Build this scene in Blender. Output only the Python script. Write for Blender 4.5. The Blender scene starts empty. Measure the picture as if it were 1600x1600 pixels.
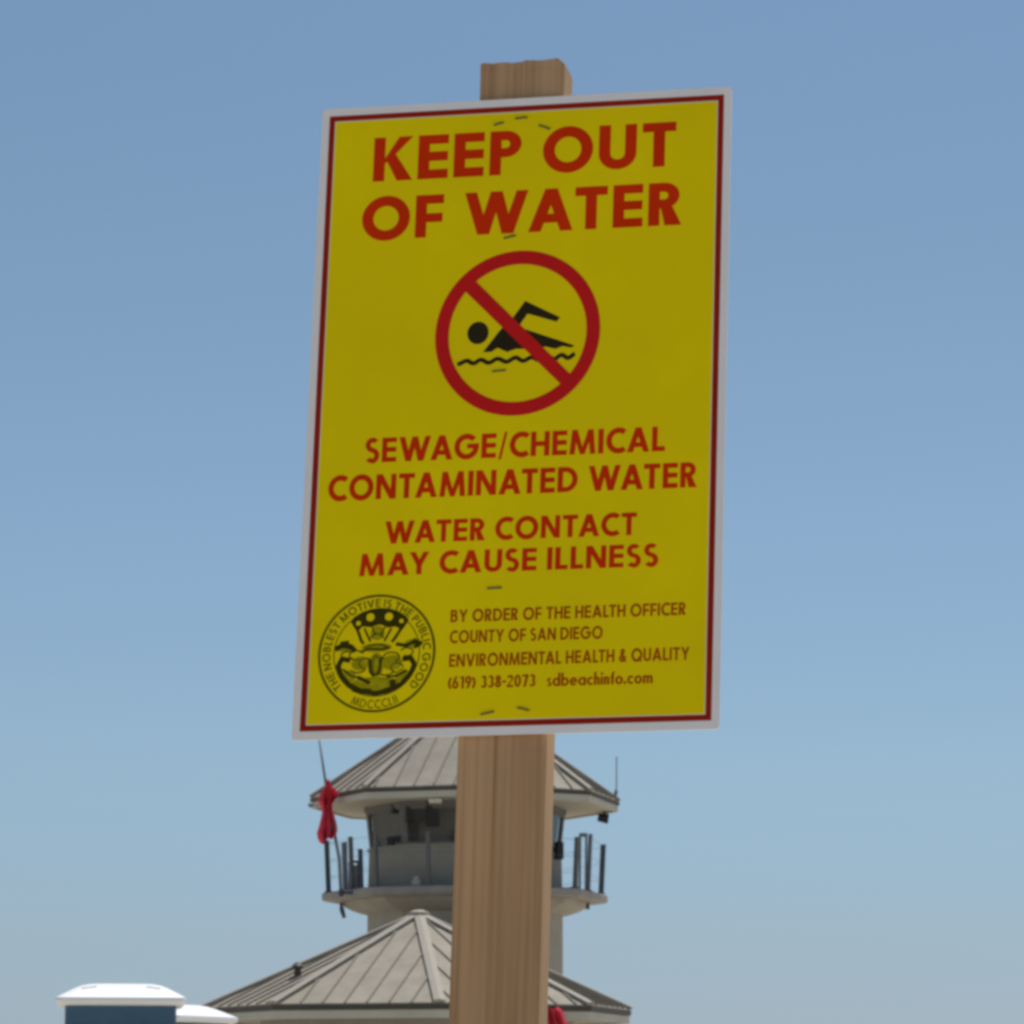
import bpy, bmesh, math, random
from mathutils import Vector, Matrix
from mathutils.geometry import delaunay_2d_cdt
random.seed(7)
S = bpy.context.scene
COL = S.collection
R_ = math.radians

# ------------------------------------------------------------------ camera
cam = bpy.data.cameras.new("camera")
cam.sensor_width = 36.0
cam.lens = 108.0
cam.clip_start = 0.05
cam.clip_end = 20000.0
cam_o = bpy.data.objects.new("camera", cam)
COL.objects.link(cam_o)
cam_o.location = (0, 0, 1.45)
cam_o.rotation_euler = (R_(90 + 10.8501), 0, 0)
S.camera = cam_o
cam.dof.use_dof = True
cam.dof.focus_distance = 3.2
cam.dof.aperture_fstop = 54.0

# ------------------------------------------------------------------ light
SUN_EL, SUN_AZ = 66.0, 24.0          # azimuth clockwise from straight ahead (+Y)
w = bpy.data.worlds.new("World")
S.world = w
w.use_nodes = True
wn, wl = w.node_tree.nodes, w.node_tree.links
bg = wn["Background"]
sky = wn.new("ShaderNodeTexSky")
sky.sky_type = 'NISHITA'
sky.sun_disc = False
sky.sun_elevation = R_(SUN_EL)
sky.sun_rotation = R_(SUN_AZ)
sky.altitude = 1500
sky.air_density = 1.0
sky.dust_density = 0.25
sky.ozone_density = 1.6
# thin marine haze: the low sky is paler and flatter than the clear-air model
SKY_TINT = [(0.0, (0.605, 0.688, 0.893)), (0.0262, (0.605, 0.688, 0.893)), (0.0486, (0.715, 0.757, 0.884)), (0.106, (0.958, 1.0, 0.989)), (0.1882, (1.121, 1.144, 1.082)), (0.2691, (1.195, 1.224, 1.1)), (0.3471, (1.3, 1.315, 1.188)), (.55, (1.20, 1.20, 1.12))]
wtc = wn.new("ShaderNodeTexCoord"); wsp = wn.new("ShaderNodeSeparateXYZ"); wmr = wn.new("ShaderNodeMapRange")
wmr.inputs[1].default_value = 0.0; wmr.inputs[2].default_value = .55
wrp = wn.new("ShaderNodeValToRGB")
we = wrp.color_ramp.elements
we[0].position, we[0].color = 0.0, (*SKY_TINT[0][1], 1)
we[1].position, we[1].color = 1.0, (*SKY_TINT[-1][1], 1)
for p_, c_ in SKY_TINT[1:-1]:
    e_ = we.new(p_ / .55); e_.color = (*c_, 1)
wmx = wn.new("ShaderNodeMix"); wmx.data_type = 'RGBA'; wmx.blend_type = 'MULTIPLY'; wmx.clamp_result = False
wmx.inputs[0].default_value = 1.0
wl.new(wtc.outputs["Generated"], wsp.inputs[0]); wl.new(wsp.outputs["Z"], wmr.inputs[0]); wl.new(wmr.outputs[0], wrp.inputs[0])
wl.new(sky.outputs[0], wmx.inputs[6]); wl.new(wrp.outputs[0], wmx.inputs[7])
wl.new(wmx.outputs[2], bg.inputs[0])
bg.inputs[1].default_value = 0.08
sd = bpy.data.lights.new("sun", 'SUN')
sd.energy = 4.6
sd.angle = R_(0.53)
sd.color = (1.0, 0.96, 0.9)
so = bpy.data.objects.new("sun", sd)
COL.objects.link(so)
so.location = (20, 30, 60)
sun_dir = Vector((math.cos(R_(SUN_EL)) * math.sin(R_(SUN_AZ)), math.cos(R_(SUN_EL)) * math.cos(R_(SUN_AZ)), math.sin(R_(SUN_EL))))
so.rotation_euler = sun_dir.to_track_quat('Z', 'Y').to_euler()

S.view_settings.view_transform = 'Standard'
S.view_settings.look = 'None'
S.view_settings.gamma = 1.0
S.view_settings.exposure = 0.0
S.cycles.pixel_filter_type = 'BLACKMAN_HARRIS'
S.cycles.filter_width = 3.4
S.cycles.use_denoising = True
S.cycles.max_bounces = 8

# ------------------------------------------------------------------ helpers
def tag(o, label=None, cat=None, group=None, kind=None):
    if label: o["label"] = label
    if cat: o["category"] = cat
    if group: o["group"] = group
    if kind: o["kind"] = kind
    return o

def empty(name, loc=(0, 0, 0), rz=0.0):
    o = bpy.data.objects.new(name, None)
    COL.objects.link(o)
    o.location = loc
    o.rotation_euler = (0, 0, rz)
    o.empty_display_size = 0.2
    return o

class MB:
    def __init__(s): s.v = []; s.f = []
    def add(s, verts, faces):
        b = len(s.v)
        s.v += [tuple(p) for p in verts]
        s.f += [tuple(b + i for i in f) for f in faces]
        return s
    def box(s, c, d, M=None):
        x, y, z = d[0] / 2, d[1] / 2, d[2] / 2
        vs = [Vector((sx * x, sy * y, sz * z)) for sz in (-1, 1) for sy in (-1, 1) for sx in (-1, 1)]
        if M is not None: vs = [M @ p for p in vs]
        vs = [p + Vector(c) for p in vs]
        return s.add(vs, [(0, 2, 3, 1), (4, 5, 7, 6), (0, 1, 5, 4), (2, 6, 7, 3), (0, 4, 6, 2), (1, 3, 7, 5)])
    def tube(s, pts, rad, n=10, caps=True):
        pts = [Vector(p) for p in pts]
        rads = rad if isinstance(rad, (list, tuple)) else [rad] * len(pts)
        rings = []
        for i, p in enumerate(pts):
            t = (pts[min(i + 1, len(pts) - 1)] - pts[max(i - 1, 0)]).normalized()
            a = Vector((0, 0, 1)) if abs(t.z) < .9 else Vector((1, 0, 0))
            u = t.cross(a).normalized(); v = t.cross(u).normalized()
            rings.append([p + (u * math.cos(2 * math.pi * k / n) + v * math.sin(2 * math.pi * k / n)) * rads[i] for k in range(n)])
        vs = [q for r in rings for q in r]
        fs = []
        for i in range(len(pts) - 1):
            for k in range(n):
                fs.append((i * n + k, i * n + (k + 1) % n, (i + 1) * n + (k + 1) % n, (i + 1) * n + k))
        if caps:
            fs.append(tuple(range(n - 1, -1, -1)))
            fs.append(tuple((len(pts) - 1) * n + k for k in range(n)))
        return s.add(vs, fs)
    def loft(s, rings, cap0=True, cap1=True):
        n = len(rings[0])
        vs = [q for r in rings for q in r]
        fs = []
        for i in range(len(rings) - 1):
            for k in range(n):
                fs.append((i * n + k, i * n + (k + 1) % n, (i + 1) * n + (k + 1) % n, (i + 1) * n + k))
        if cap0: fs.append(tuple(range(n - 1, -1, -1)))
        if cap1: fs.append(tuple((len(rings) - 1) * n + k for k in range(n)))
        return s.add(vs, fs)
    def build(s, name, mat, parent=None, smooth=False, bevel=0.0, loc=None):
        me = bpy.data.meshes.new(name)
        me.from_pydata(s.v, [], s.f)
        bm = bmesh.new(); bm.from_mesh(me)
        bmesh.ops.recalc_face_normals(bm, faces=bm.faces)
        if bevel > 0:
            ed = [e for e in bm.edges if len(e.link_faces) == 2 and e.calc_face_angle(0) > 0.5]
            bmesh.ops.bevel(bm, geom=ed, offset=bevel, segments=2, affect='EDGES', profile=0.5)
        bm.to_mesh(me); bm.free()
        if smooth:
            for p in me.polygons: p.use_smooth = True
        me.materials.append(mat)
        o = bpy.data.objects.new(name, me)
        COL.objects.link(o)
        if parent: o.parent = parent
        if loc: o.location = loc
        return o

def mat(name, col, rough=0.6, metal=0.0, var=0.0, scale=6.0, bump=0.0, stretch=(1, 1, 1), col2=None, spec=0.4, detail=6.0):
    m = bpy.data.materials.new(name)
    m.use_nodes = True
    n, l = m.node_tree.nodes, m.node_tree.links
    b = n["Principled BSDF"]
    b.inputs["Base Color"].default_value = (*col, 1)
    b.inputs["Roughness"].default_value = rough
    b.inputs["Metallic"].default_value = metal
    b.inputs["Specular IOR Level"].default_value = spec
    if var > 0 or bump > 0 or col2:
        tc = n.new("ShaderNodeTexCoord")
        mp = n.new("ShaderNodeMapping")
        mp.inputs["Scale"].default_value = stretch
        l.new(tc.outputs["Object"], mp.inputs["Vector"])
        nz = n.new("ShaderNodeTexNoise")
        nz.inputs["Scale"].default_value = scale
        nz.inputs["Detail"].default_value = detail
        nz.inputs["Roughness"].default_value = 0.6
        l.new(mp.outputs[0], nz.inputs["Vector"])
        rp = n.new("ShaderNodeValToRGB")
        c2 = col2 if col2 else tuple(c * (1 - var) for c in col)
        rp.color_ramp.elements[0].position = 0.3
        rp.color_ramp.elements[1].position = 0.7
        rp.color_ramp.elements[0].color = (*c2, 1)
        rp.color_ramp.elements[1].color = (*[min(1, c * (1 + var * .5)) for c in col], 1)
        l.new(nz.outputs["Fac"], rp.inputs["Fac"])
        l.new(rp.outputs["Color"], b.inputs["Base Color"])
        if bump > 0:
            bp = n.new("ShaderNodeBump")
            bp.inputs["Strength"].default_value = bump
            bp.inputs["Distance"].default_value = 0.01
            l.new(nz.outputs["Fac"], bp.inputs["Height"])
            l.new(bp.outputs[0], b.inputs["Normal"])
    return m

def wood_mat():
    m = bpy.data.materials.new("post_wood")
    m.use_nodes = True
    n, l = m.node_tree.nodes, m.node_tree.links
    b = n["Principled BSDF"]
    b.inputs["Roughness"].default_value = 0.75
    b.inputs["Specular IOR Level"].default_value = 0.25
    tc = n.new("ShaderNodeTexCoord")
    def noise(sc, stretch, det, dist=0.0):
        mp = n.new("ShaderNodeMapping"); mp.inputs["Scale"].default_value = stretch
        l.new(tc.outputs["Object"], mp.inputs["Vector"])
        z = n.new("ShaderNodeTexNoise"); z.inputs["Scale"].default_value = sc
        z.inputs["Detail"].default_value = det; z.inputs["Distortion"].default_value = dist
        l.new(mp.outputs[0], z.inputs["Vector"]); return z
    def ramp(src, stops):
        r = n.new("ShaderNodeValToRGB"); e = r.color_ramp.elements
        e[0].position, e[0].color = stops[0][0], (*stops[0][1], 1)
        e[1].position, e[1].color = stops[-1][0], (*stops[-1][1], 1)
        for p, c in stops[1:-1]:
            k = e.new(p); k.color = (*c, 1)
        l.new(src, r.inputs["Fac"]); return r
    def mix(kind, fac, a, c):
        x = n.new("ShaderNodeMix"); x.data_type = 'RGBA'; x.blend_type = kind
        x.inputs[0].default_value = fac
        l.new(a, x.inputs[6]); l.new(c, x.inputs[7]); return x.outputs[2]
    broad = ramp(noise(30, (1, 1, .035), 4, .4).outputs["Fac"], [(.3, WOOD_A), (.5, WOOD_B), (.7, WOOD_C)])
    grain = ramp(noise(170, (1, 1, .014), 6, .3).outputs["Fac"], [(.34, (.74, .70, .64)), (.5, (.95, .945, .94)), (.7, (1.06, 1.05, 1.03))])
    streak = ramp(noise(46, (1, 1, .012), 2, .2).outputs["Fac"], [(.28, (.74, .66, .58)), (.40, (1, 1, 1)), (1, (1, 1, 1))])
    blot = ramp(noise(9, (1, 1, .4), 3).outputs["Fac"], [(.3, (.9, .88, .9)), (.7, (1.05, 1.05, 1.0))])
    c = mix('MULTIPLY', .8, broad.outputs[0], grain.outputs[0])
    c = mix('MULTIPLY', .8, c, streak.outputs[0])
    c = mix('MULTIPLY', .8, c, blot.outputs[0])
    l.new(c, b.inputs["Base Color"])
    g = noise(200, (1, 1, .03), 4)
    bp = n.new("ShaderNodeBump"); bp.inputs["Strength"].default_value = .35; bp.inputs["Distance"].default_value = .002
    l.new(g.outputs["Fac"], bp.inputs["Height"]); l.new(bp.outputs[0], b.inputs["Normal"])
    return m

WOOD_A, WOOD_B, WOOD_C = (.445, .268, .142), (.51, .322, .172), (.525, .345, .197)
M = dict(
    sand=mat("sand", (.52, .46, .37), .95, var=.18, scale=3, bump=.4),
    wood=wood_mat(),
    white=mat("sign_white", (.80, .775, .775), .5, var=.05, scale=9),
    yellow=mat("sign_yellow", (.83, .655, .001), .7, var=.09, scale=5, spec=.06),
    red=mat("ink_red", (.64, .032, .001), .7, var=.12, scale=11, spec=.06),
    border=mat("ink_border", (.31, .016, .005), .7, var=.12, scale=11, spec=.06),
    ringred=mat("ink_ring", (.60, .014, .014), .7, var=.12, scale=11, spec=.06),
    smallred=mat("ink_small", (.40, .065, .002), .7, var=.12, scale=11, spec=.06),
    black=mat("ink_black", (.030, .022, .009), .7, var=.2, scale=20, spec=.06),
    seal=mat("ink_seal", (.15, .125, .004), .7, var=.2, scale=30, spec=.06),
    sealmid=mat("ink_seal_mid", (.40, .345, .003), .7, var=.3, scale=160, spec=.06),
    sealdark=mat("ink_seal_dark", (.050, .042, .003), .7, var=.2, scale=30, spec=.06),
    staple=mat("staple", (.15, .14, .05), .7, metal=0.0, spec=.1, var=.3, scale=40),
    roof=mat("roof_metal", (.315, .28, .225), .75, metal=0.0, var=.20, scale=2.4, spec=.2, detail=10),
    seam=mat("roof_seam", (.22, .192, .15), .75, var=.1, scale=3),
    hip=mat("roof_hip", (.31, .28, .228), .7, var=.08, scale=2, spec=.35),
    gutter=mat("gutter", (.06, .056, .042), .6, var=.2, scale=4),
    fascia=mat("fascia", (.50, .48, .40), .7, var=.10, scale=2),
    soffit=mat("soffit", (.46, .43, .345), .85, var=.10, scale=2),
    stucco=mat("stucco", (.36, .335, .28), .9, var=.12, scale=3, bump=.3),
    cabin=mat("cabin_wall", (.285, .275, .235), .85, var=.12, scale=2.2),
    frame=mat("window_frame", (.13, .13, .125), .6, var=.15, scale=4),
    core=mat("cabin_interior", (.24, .235, .22), .9, var=.15, scale=2),
    sky_block=mat("sky_block_dark", (.075, .075, .07), .9, var=.1, scale=5),  # for the added sheets that keep the cabin windows dark
    dark=mat("dark_gear", (.018, .02, .024), .55, var=.3, scale=8),
    concrete=mat("balcony_concrete", (.34, .315, .28), .9, var=.15, scale=3, bump=.3),
    rail=mat("rail_steel", (.06, .075, .095), .5, metal=.2, var=.2, scale=6),
    railpale=mat("rail_pale", (.17, .19, .22), .5, metal=.2, var=.2, scale=6),
    pole=mat("pole_paint", (.19, .215, .24), .5, var=.15, scale=6),
    flag=mat("flag_red", (.82, .10, .15), .85, var=.25, scale=7),
    lamp=mat("lamp_shell", (.62, .62, .56), .5, var=.05, scale=8),
    plwhite=mat("plastic_white", (.86, .86, .85), .4, var=.03, scale=4),
    plpale=mat("plastic_slot", (.30, .31, .33), .5, var=.1, scale=4),
    plgrey=mat("plastic_grey", (.30, .31, .32), .5, var=.1, scale=4),
    plblue=mat("plastic_blue", (.045, .115, .19), .45, var=.18, scale=3),
    plblue2=mat("plastic_blue_trim", (.05, .12, .18), .45, var=.18, scale=3),
)

def glass_mat():
    m = bpy.data.materials.new("cabin_glass")
    m.use_nodes = True
    n, l = m.node_tree.nodes, m.node_tree.links
    n.remove(n["Principled BSDF"])
    g = n.new("ShaderNodeBsdfGlossy"); g.inputs["Roughness"].default_value = .06
    g.inputs["Color"].default_value = (.8, .82, .82, 1)
    t = n.new("ShaderNodeBsdfTransparent"); t.inputs["Color"].default_value = (.72, .74, .73, 1)
    lw = n.new("ShaderNodeLayerWeight"); fr = n.new("ShaderNodeMath"); fr.operation = 'POWER'; fr.inputs[1].default_value = 5.0
    l.new(lw.outputs["Facing"], fr.inputs[0])
    ad = n.new("ShaderNodeMath"); ad.operation = 'ADD'; ad.use_clamp = True; ad.inputs[1].default_value = .025
    l.new(fr.outputs[0], ad.inputs[0]); fr = ad
    mx = n.new("ShaderNodeMixShader")
    l.new(fr.outputs[0], mx.inputs[0]); l.new(t.outputs[0], mx.inputs[1]); l.new(g.outputs[0], mx.inputs[2])
    l.new(mx.outputs[0], n["Material Output"].inputs[0])
    return m
M["glass"] = glass_mat()

def cloth_mat(m):
    n, l = m.node_tree.nodes, m.node_tree.links
    b = n["Principled BSDF"]; t = n.new("ShaderNodeBsdfTranslucent"); x = n.new("ShaderNodeMixShader")
    b.inputs["Specular IOR Level"].default_value = .1
    t.inputs["Color"].default_value = (.78, .10, .13, 1); x.inputs[0].default_value = .42
    l.new(b.outputs[0], x.inputs[1]); l.new(t.outputs[0], x.inputs[2]); l.new(x.outputs[0], n["Material Output"].inputs[0])
cloth_mat(M["flag"])

# ------------------------------------------------------------------ ground
g = MB()
rs = [0, 3, 8, 20, 45, 80, 140, 300, 900, 3000, 9000]
seg = 48
verts = [(0, 0, 0)]
for r in rs[1:]:
    for k in range(seg):
        a = 2 * math.pi * k / seg
        z = 0 if r > 200 else .05 * math.sin(r * .7 + 3 * a) * (1 if 4 < r < 18 else 0)
        verts.append((r * math.cos(a), r * math.sin(a), z))
faces = [(0, 1 + k, 1 + (k + 1) % seg) for k in range(seg)]
for i in range(len(rs) - 2):
    b0, b1 = 1 + i * seg, 1 + (i + 1) * seg
    for k in range(seg):
        faces.append((b0 + k, b1 + k, b1 + (k + 1) % seg, b0 + (k + 1) % seg))
g.add(verts, faces)
tag(g.build("sand_ground", M["sand"]), kind="structure")

# ------------------------------------------------------------------ octagonal lifeguard tower and pavilion
PH = 7.0
def octa(c, r, z, k, ph=PH):
    a = R_(ph + 45 * k)
    return Vector((c[0] + r * math.sin(a), c[1] - r * math.cos(a), z))
def oct_ring(c, r, z, ph=PH):
    return [octa(c, r, z, k, ph) for k in range(8)]

def octagon_roof(root, c, r, ze, H, spacing, gut, fas, r_soffit_in, hipw):
    """standing seam roof: one shell with its ribs, eight hip caps, gutter, fascia and soffit"""
    top = Vector((c[0], c[1], ze + H))
    roof = MB()
    up, dn = oct_ring(c, r, ze), oct_ring(c, r, ze - .025)
    roof.add(up + [top], [(k, (k + 1) % 8, 8) for k in range(8)])
    roof.add(dn + [top - Vector((0, 0, .06))], [((k + 1) % 8, k, 8) for k in range(8)])
    roof.add(up + dn, [(k, 8 + k, 8 + (k + 1) % 8, (k + 1) % 8) for k in range(8)])
    ro = roof.build("roof", M["roof"], root)
    ribs = MB()
    for k in range(8):
        a, b = up[k], up[(k + 1) % 8]
        mid = (a + b) / 2
        e = (b - a).normalized(); wdt = (b - a).length
        u = top - mid; L = u.length; u.normalize()
        nrm = e.cross(u).normalized()
        if nrm.z < 0: nrm = -nrm
        n_ = int(wdt / 2 / spacing)
        off0 = spacing * .5 if k % 2 else 0
        j = -n_ - 1
        while j <= n_ + 1:
            off = j * spacing + off0
            j += 1
            lim = L * (1 - abs(off) / (wdt / 2)) - hipw * .8
            if lim < .12: continue
            base = mid + e * off
            rot = Matrix((e, u, nrm)).transposed()
            ribs.box(base + u * (lim / 2 + .005) + nrm * .013, (.03, lim, .03), rot)
    ribs.build("standing_seam", M["seam"], ro)
    for k in range(8):
        a = up[k]
        d = (top - a); L = d.length; d.normalize()
        pr, nx = up[k - 1], up[(k + 1) % 8]
        s1 = (pr - a); s1 = (s1 - d * s1.dot(d)).normalized()
        s2 = (nx - a); s2 = (s2 - d * s2.dot(d)).normalized()
        mbh = MB()
        upv = -(s1 + s2).normalized()
        if upv.z < 0: upv = -upv
        sec = lambda p: [p + s1 * hipw + upv * .015, p + s1 * hipw + upv * .06, p + upv * .065, p + s2 * hipw + upv * .06, p + s2 * hipw + upv * .015, p + upv * .012]
        mbh.loft([sec(a - d * .01), sec(a + d * (L - .02))])
        mbh.build("hip_cap", M["hip"], ro)
    cap = MB()
    cap.loft([[top + Vector((math.sin(t) * q, -math.cos(t) * q, zz)) for t in [2 * math.pi * i / 12 for i in range(12)]]
              for q, zz in ((hipw * 2.2, -.10), (hipw * 1.9, .03), (hipw * .8, .08))])
    cap.build("peak_cap", M["hip"], ro, smooth=False)
    gm = MB()
    o1, o0 = oct_ring(c, r + .025, ze - .028), oct_ring(c, r + .015, ze - .03 - gut)
    i1, i0 = oct_ring(c, r - .04, ze - .03), oct_ring(c, r - .04, ze - .03 - gut)
    for k in range(8):
        q = (k + 1) % 8
        gm.add([o1[k], o1[q], o0[q], o0[k], i1[k], i1[q], i0[q], i0[k]],
               [(0, 1, 2, 3), (4, 7, 6, 5), (0, 4, 5, 1), (3, 2, 6, 7)])
    gm.build("gutter", M["gutter"], ro)
    zf1, zf0 = ze - .035 - gut, ze - .035 - gut - fas
    fm = MB()
    o1, o0 = oct_ring(c, r - .015, zf1), oct_ring(c, r - .015, zf0)
    i1, i0 = oct_ring(c, r - .07, zf1), oct_ring(c, r - .07, zf0)
    for k in range(8):
        q = (k + 1) % 8
        fm.add([o1[k], o1[q], o0[q], o0[k], i1[k], i1[q], i0[q], i0[k]],
               [(0, 1, 2, 3), (4, 7, 6, 5), (0, 4, 5, 1), (3, 2, 6, 7)])
    fm.build("fascia", M["fascia"], ro)
    sm = MB()
    a1, b1 = oct_ring(c, r - .072, zf0 + .03), oct_ring(c, r_soffit_in, zf0 + .03)
    a2, b2 = oct_ring(c, r - .072, zf0 + .06), oct_ring(c, r_soffit_in, zf0 + .06)
    for k in range(8):
        q = (k + 1) % 8
        sm.add([a1[k], a1[q], b1[q], b1[k], a2[k], a2[q], b2[q], b2[k]],
               [(0, 1, 2, 3), (4, 7, 6, 5), (0, 4, 5, 1), (3, 2, 6, 7)])
    sm.build("soffit", M["soffit"], root)
    return ro, zf0

def octa_wall(name, m, root, c, r0, r1, z0, z1, th=.15):
    w_ = MB()
    O0, O1 = oct_ring(c, r0, z0), oct_ring(c, r1, z1)
    I0, I1 = oct_ring(c, r0 - th, z0), oct_ring(c, r1 - th, z1)
    for k in range(8):
        q = (k + 1) % 8
        w_.add([O0[k], O0[q], O1[q], O1[k], I0[k], I0[q], I1[q], I1[k]],
               [(0, 1, 2, 3), (4, 7, 6, 5), (0, 4, 5, 1), (3, 2, 6, 7)])
    return w_.build(name, m, root)

# ---- tower
TC = (-.903, 60.0)
tower = empty("lifeguard_tower", (0, 0, 0))
tag(tower, "octagonal lifeguard lookout tower with ringed balcony and beige metal roof behind the sign post", "tower")
ZE = 7.235
troof, t_zf = octagon_roof(tower, TC, 3.02, ZE, 2.05, .385, .06, .12, 1.86, .075)
octa_wall("shaft", M["stucco"], tower, TC, 1.905, 1.905, 0, 5.0, .25)
slab = MB()
slab.loft([oct_ring(TC, 2.72, 5.225), oct_ring(TC, 2.79, 5.255), oct_ring(TC, 2.79, 5.375), oct_ring(TC, 2.74, 5.40)])
slab.build("balcony_slab", M["concrete"], tower)
hn = MB()
hn.loft([oct_ring(TC, 1.98, 4.98), oct_ring(TC, 2.20, 5.05), oct_ring(TC, 2.38, 5.14), oct_ring(TC, 2.42, 5.222)], True, True)
hn.build("balcony_corbel", M["stucco"], tower)
ZB, ZS, ZW = 5.402, 6.19, t_zf + .028
octa_wall("cabin_wall", M["cabin"], tower, TC, 1.90, 1.885, ZB, ZS, .14)
sill = octa_wall("window_sill", M["cabin"], tower, TC, 1.925, 1.925, ZS + .002, ZS + .05, .22)
head = octa_wall("window_head", M["frame"], tower, TC, 1.985, 1.99, ZW - .10, ZW - .002, .2)
cr = MB()
cr.loft([oct_ring(TC, 1.42, ZB + .003), oct_ring(TC, 1.42, ZW - .1)])
cr.build("see_through_block", M["core"], tower)  # solid prism added so the windows look dark, not open to the back
fl = MB(); fl.loft([oct_ring(TC, 1.70, ZB + .30), oct_ring(TC, 1.70, ZB + .33)])
fl.build("cabin_floor", M["core"], tower)
ce = MB(); ce.loft([oct_ring(TC, 1.75, ZW + .002), oct_ring(TC, 1.75, ZW + .03)])
ce.build("cabin_ceiling", M["core"], tower)
z0, z1 = ZS + .052, ZW - .102
for k in range(8):
    q = (k + 1) % 8
    P0, Q0, P1, Q1 = octa(TC, 1.875, z0, k), octa(TC, 1.875, z0, q), octa(TC, 1.955, z1, k), octa(TC, 1.955, z1, q)
    fr = MB()
    inw = (Vector((TC[0], TC[1], 0)) - (P0 + Q0) / 2); inw.z = 0; inw.normalize()
    def bar(a0, b0, a1, b1):      # slab between two edges, 6 cm deep
        fr.add([a0, b0, b1, a1, a0 + inw * .06, b0 + inw * .06, b1 + inw * .06, a1 + inw * .06],
               [(0, 1, 2, 3), (4, 7, 6, 5), (0, 4, 5, 1), (3, 2, 6, 7), (0, 3, 7, 4), (1, 5, 6, 2)])
    def at_(u, v):
        return (P0.lerp(Q0, u)).lerp(P1.lerp(Q1, u), v)
    for u0, u1 in ((.0, .065), (.935, 1.0)):
        bar(at_(u0, 0), at_(u1, 0), at_(u0, 1), at_(u1, 1))
    bar(at_(.065, 0), at_(.935, 0), at_(.065, .06), at_(.935, .06))
    bar(at_(.065, .94), at_(.935, .94), at_(.065, 1), at_(.935, 1))
    wf = fr.build("window", M["frame"], tower)
    pn = MB()
    a_, b_, c_, d_ = [p + inw * .03 for p in (at_(.065, .06), at_(.935, .06), at_(.935, .94), at_(.065, .94))]
    pn.add([a_, b_, c_, d_], [(0, 1, 2, 3)])
    pn.build("pane", M["glass"], wf)
    if k in (2, 3, 4, 5, 6):  # opaque dark sheets added behind these panes to shut out the bright sky
        bl = MB()
        q4 = [p + inw * .09 for p in (at_(.05, .02), at_(.95, .02), at_(.95, .98), at_(.05, .98))]
        bl.add(q4 + [p + inw * .012 for p in q4], [(0, 1, 2, 3), (7, 6, 5, 4), (0, 4, 5, 1), (1, 5, 6, 2), (2, 6, 7, 3), (3, 7, 4, 0)])
        bl.build("sky_block", M["sky_block"], wf)
# dark equipment seen in and on the cabin
def gear(name, c, d, rz=0.0, m="dark"):
    MB().box((0, 0, 0), d, Matrix.Rotation(rz, 3, 'Z')).build(name, M[m], tower, bevel=min(d) * .15, loc=c)
gear("monitor", (-1.86, 58.50, 6.86), (.34, .12, .42), .3)
gear("monitor", (-1.50, 58.36, 6.82), (.26, .12, .52), .2)
gear("radio_box", (-2.22, 58.75, 6.93), (.16, .12, .18), .5)
gear("wall_lamp", (-2.30, 58.53, 6.30), (.13, .14, .16), R_(-15))
gear("speaker_box", (.905, 59.45, 6.19), (.14, .20, .34), R_(20))
lp = MB(); lp.box((0, 0, 0), (.24, .30, .07)); lp.box((0, 0, .05), (.12, .16, .04))
lp.build("soffit_lamp", M["lamp"], tower, bevel=.012, loc=(-1.44, 57.62, t_zf + .012 - .06))
fd = MB(); fd.tube([(-.11, 0, .0), (.10, 0, -.03)], [.075, .10], 14); fd.box((.02, 0, .11), (.05, .05, .16))
fd.build("floodlight", M["dark"], tower, loc=(1.80, 60.55, t_zf - .09))
fd = MB(); fd.tube([(0, 0, 0), (.06, 0, -.19)], [.05, .035], 10); fd.box((0, 0, .05), (.06, .06, .10))
fd.build("downspout", M["gutter"], tower, loc=(-3.29, 59.6, 5.10))
fd = MB(); fd.box((0, 0, 0), (.07, .07, .12))
fd.build("drain", M["gutter"], tower, loc=(1.46, 59.6, 5.135))
an = MB(); an.tube([(0, 0, 0), (.03, 0, .14)], .035, 8); an.tube([(.03, 0, .14), (.035, 0, .80)], .012, 8)
an.build("antenna", M["pole"], troof, loc=(2.01, 59.95, ZE + .03))

# balcony railing: posts round the slab, thin cables between
RR = 2.66
heights = {0: 1.0, 1: .98, 2: .96, 3: 1.1, 4: .98, 5: .95, 6: .98, 7: .98, 8: 1.0, 9: .98, 10: 1.0, 11: 1.05, 12: 1.0, 13: 1.0, 14: 1.0, 15: 1.0}
tops = []
for k in range(16):
    a = R_(PH + 22.5 * k)
    rr = RR if k % 2 == 0 else RR * math.cos(R_(22.5))
    d = Vector((math.sin(a), -math.cos(a), 0))
    h = heights[k]
    b = Vector((TC[0], TC[1], 5.40)) + d * rr
    t = b + Vector((0, 0, h)) + d * .05
    tops.append((b, t))
    pm = MB()
    big = k in (4, 12)
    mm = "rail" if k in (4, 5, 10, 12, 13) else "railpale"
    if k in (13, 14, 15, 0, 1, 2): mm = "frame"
    Mz = Matrix.Rotation(a, 3, 'Z')
    s_ = .095 if big else .07
    rings = []
    for p, f in ((b, 1.0), (b.lerp(t, .5), 1.0), (t, 1.0)):
        rings.append([p + Mz @ Vector((x * s_ * f / 2, y * s_ * f / 2, 0)) for x, y in ((-1, -1), (1, -1), (1, 1), (-1, 1))])
    pm.loft(rings)
    pm.box(b + Vector((0, 0, .012)), (.15, .15, .02), Mz)
    pm.build("railing_post", M[mm], tower)
for fz in (.30, .62, .95):
    cb = MB()
    for k in range(16):
        p, q = tops[k], tops[(k + 1) % 16]
        cb.tube([p[0].lerp(p[1], fz), q[0].lerp(q[1], fz)], .0035, 5)
    cb.build("railing_cable", M["railpale"], tower)
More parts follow.
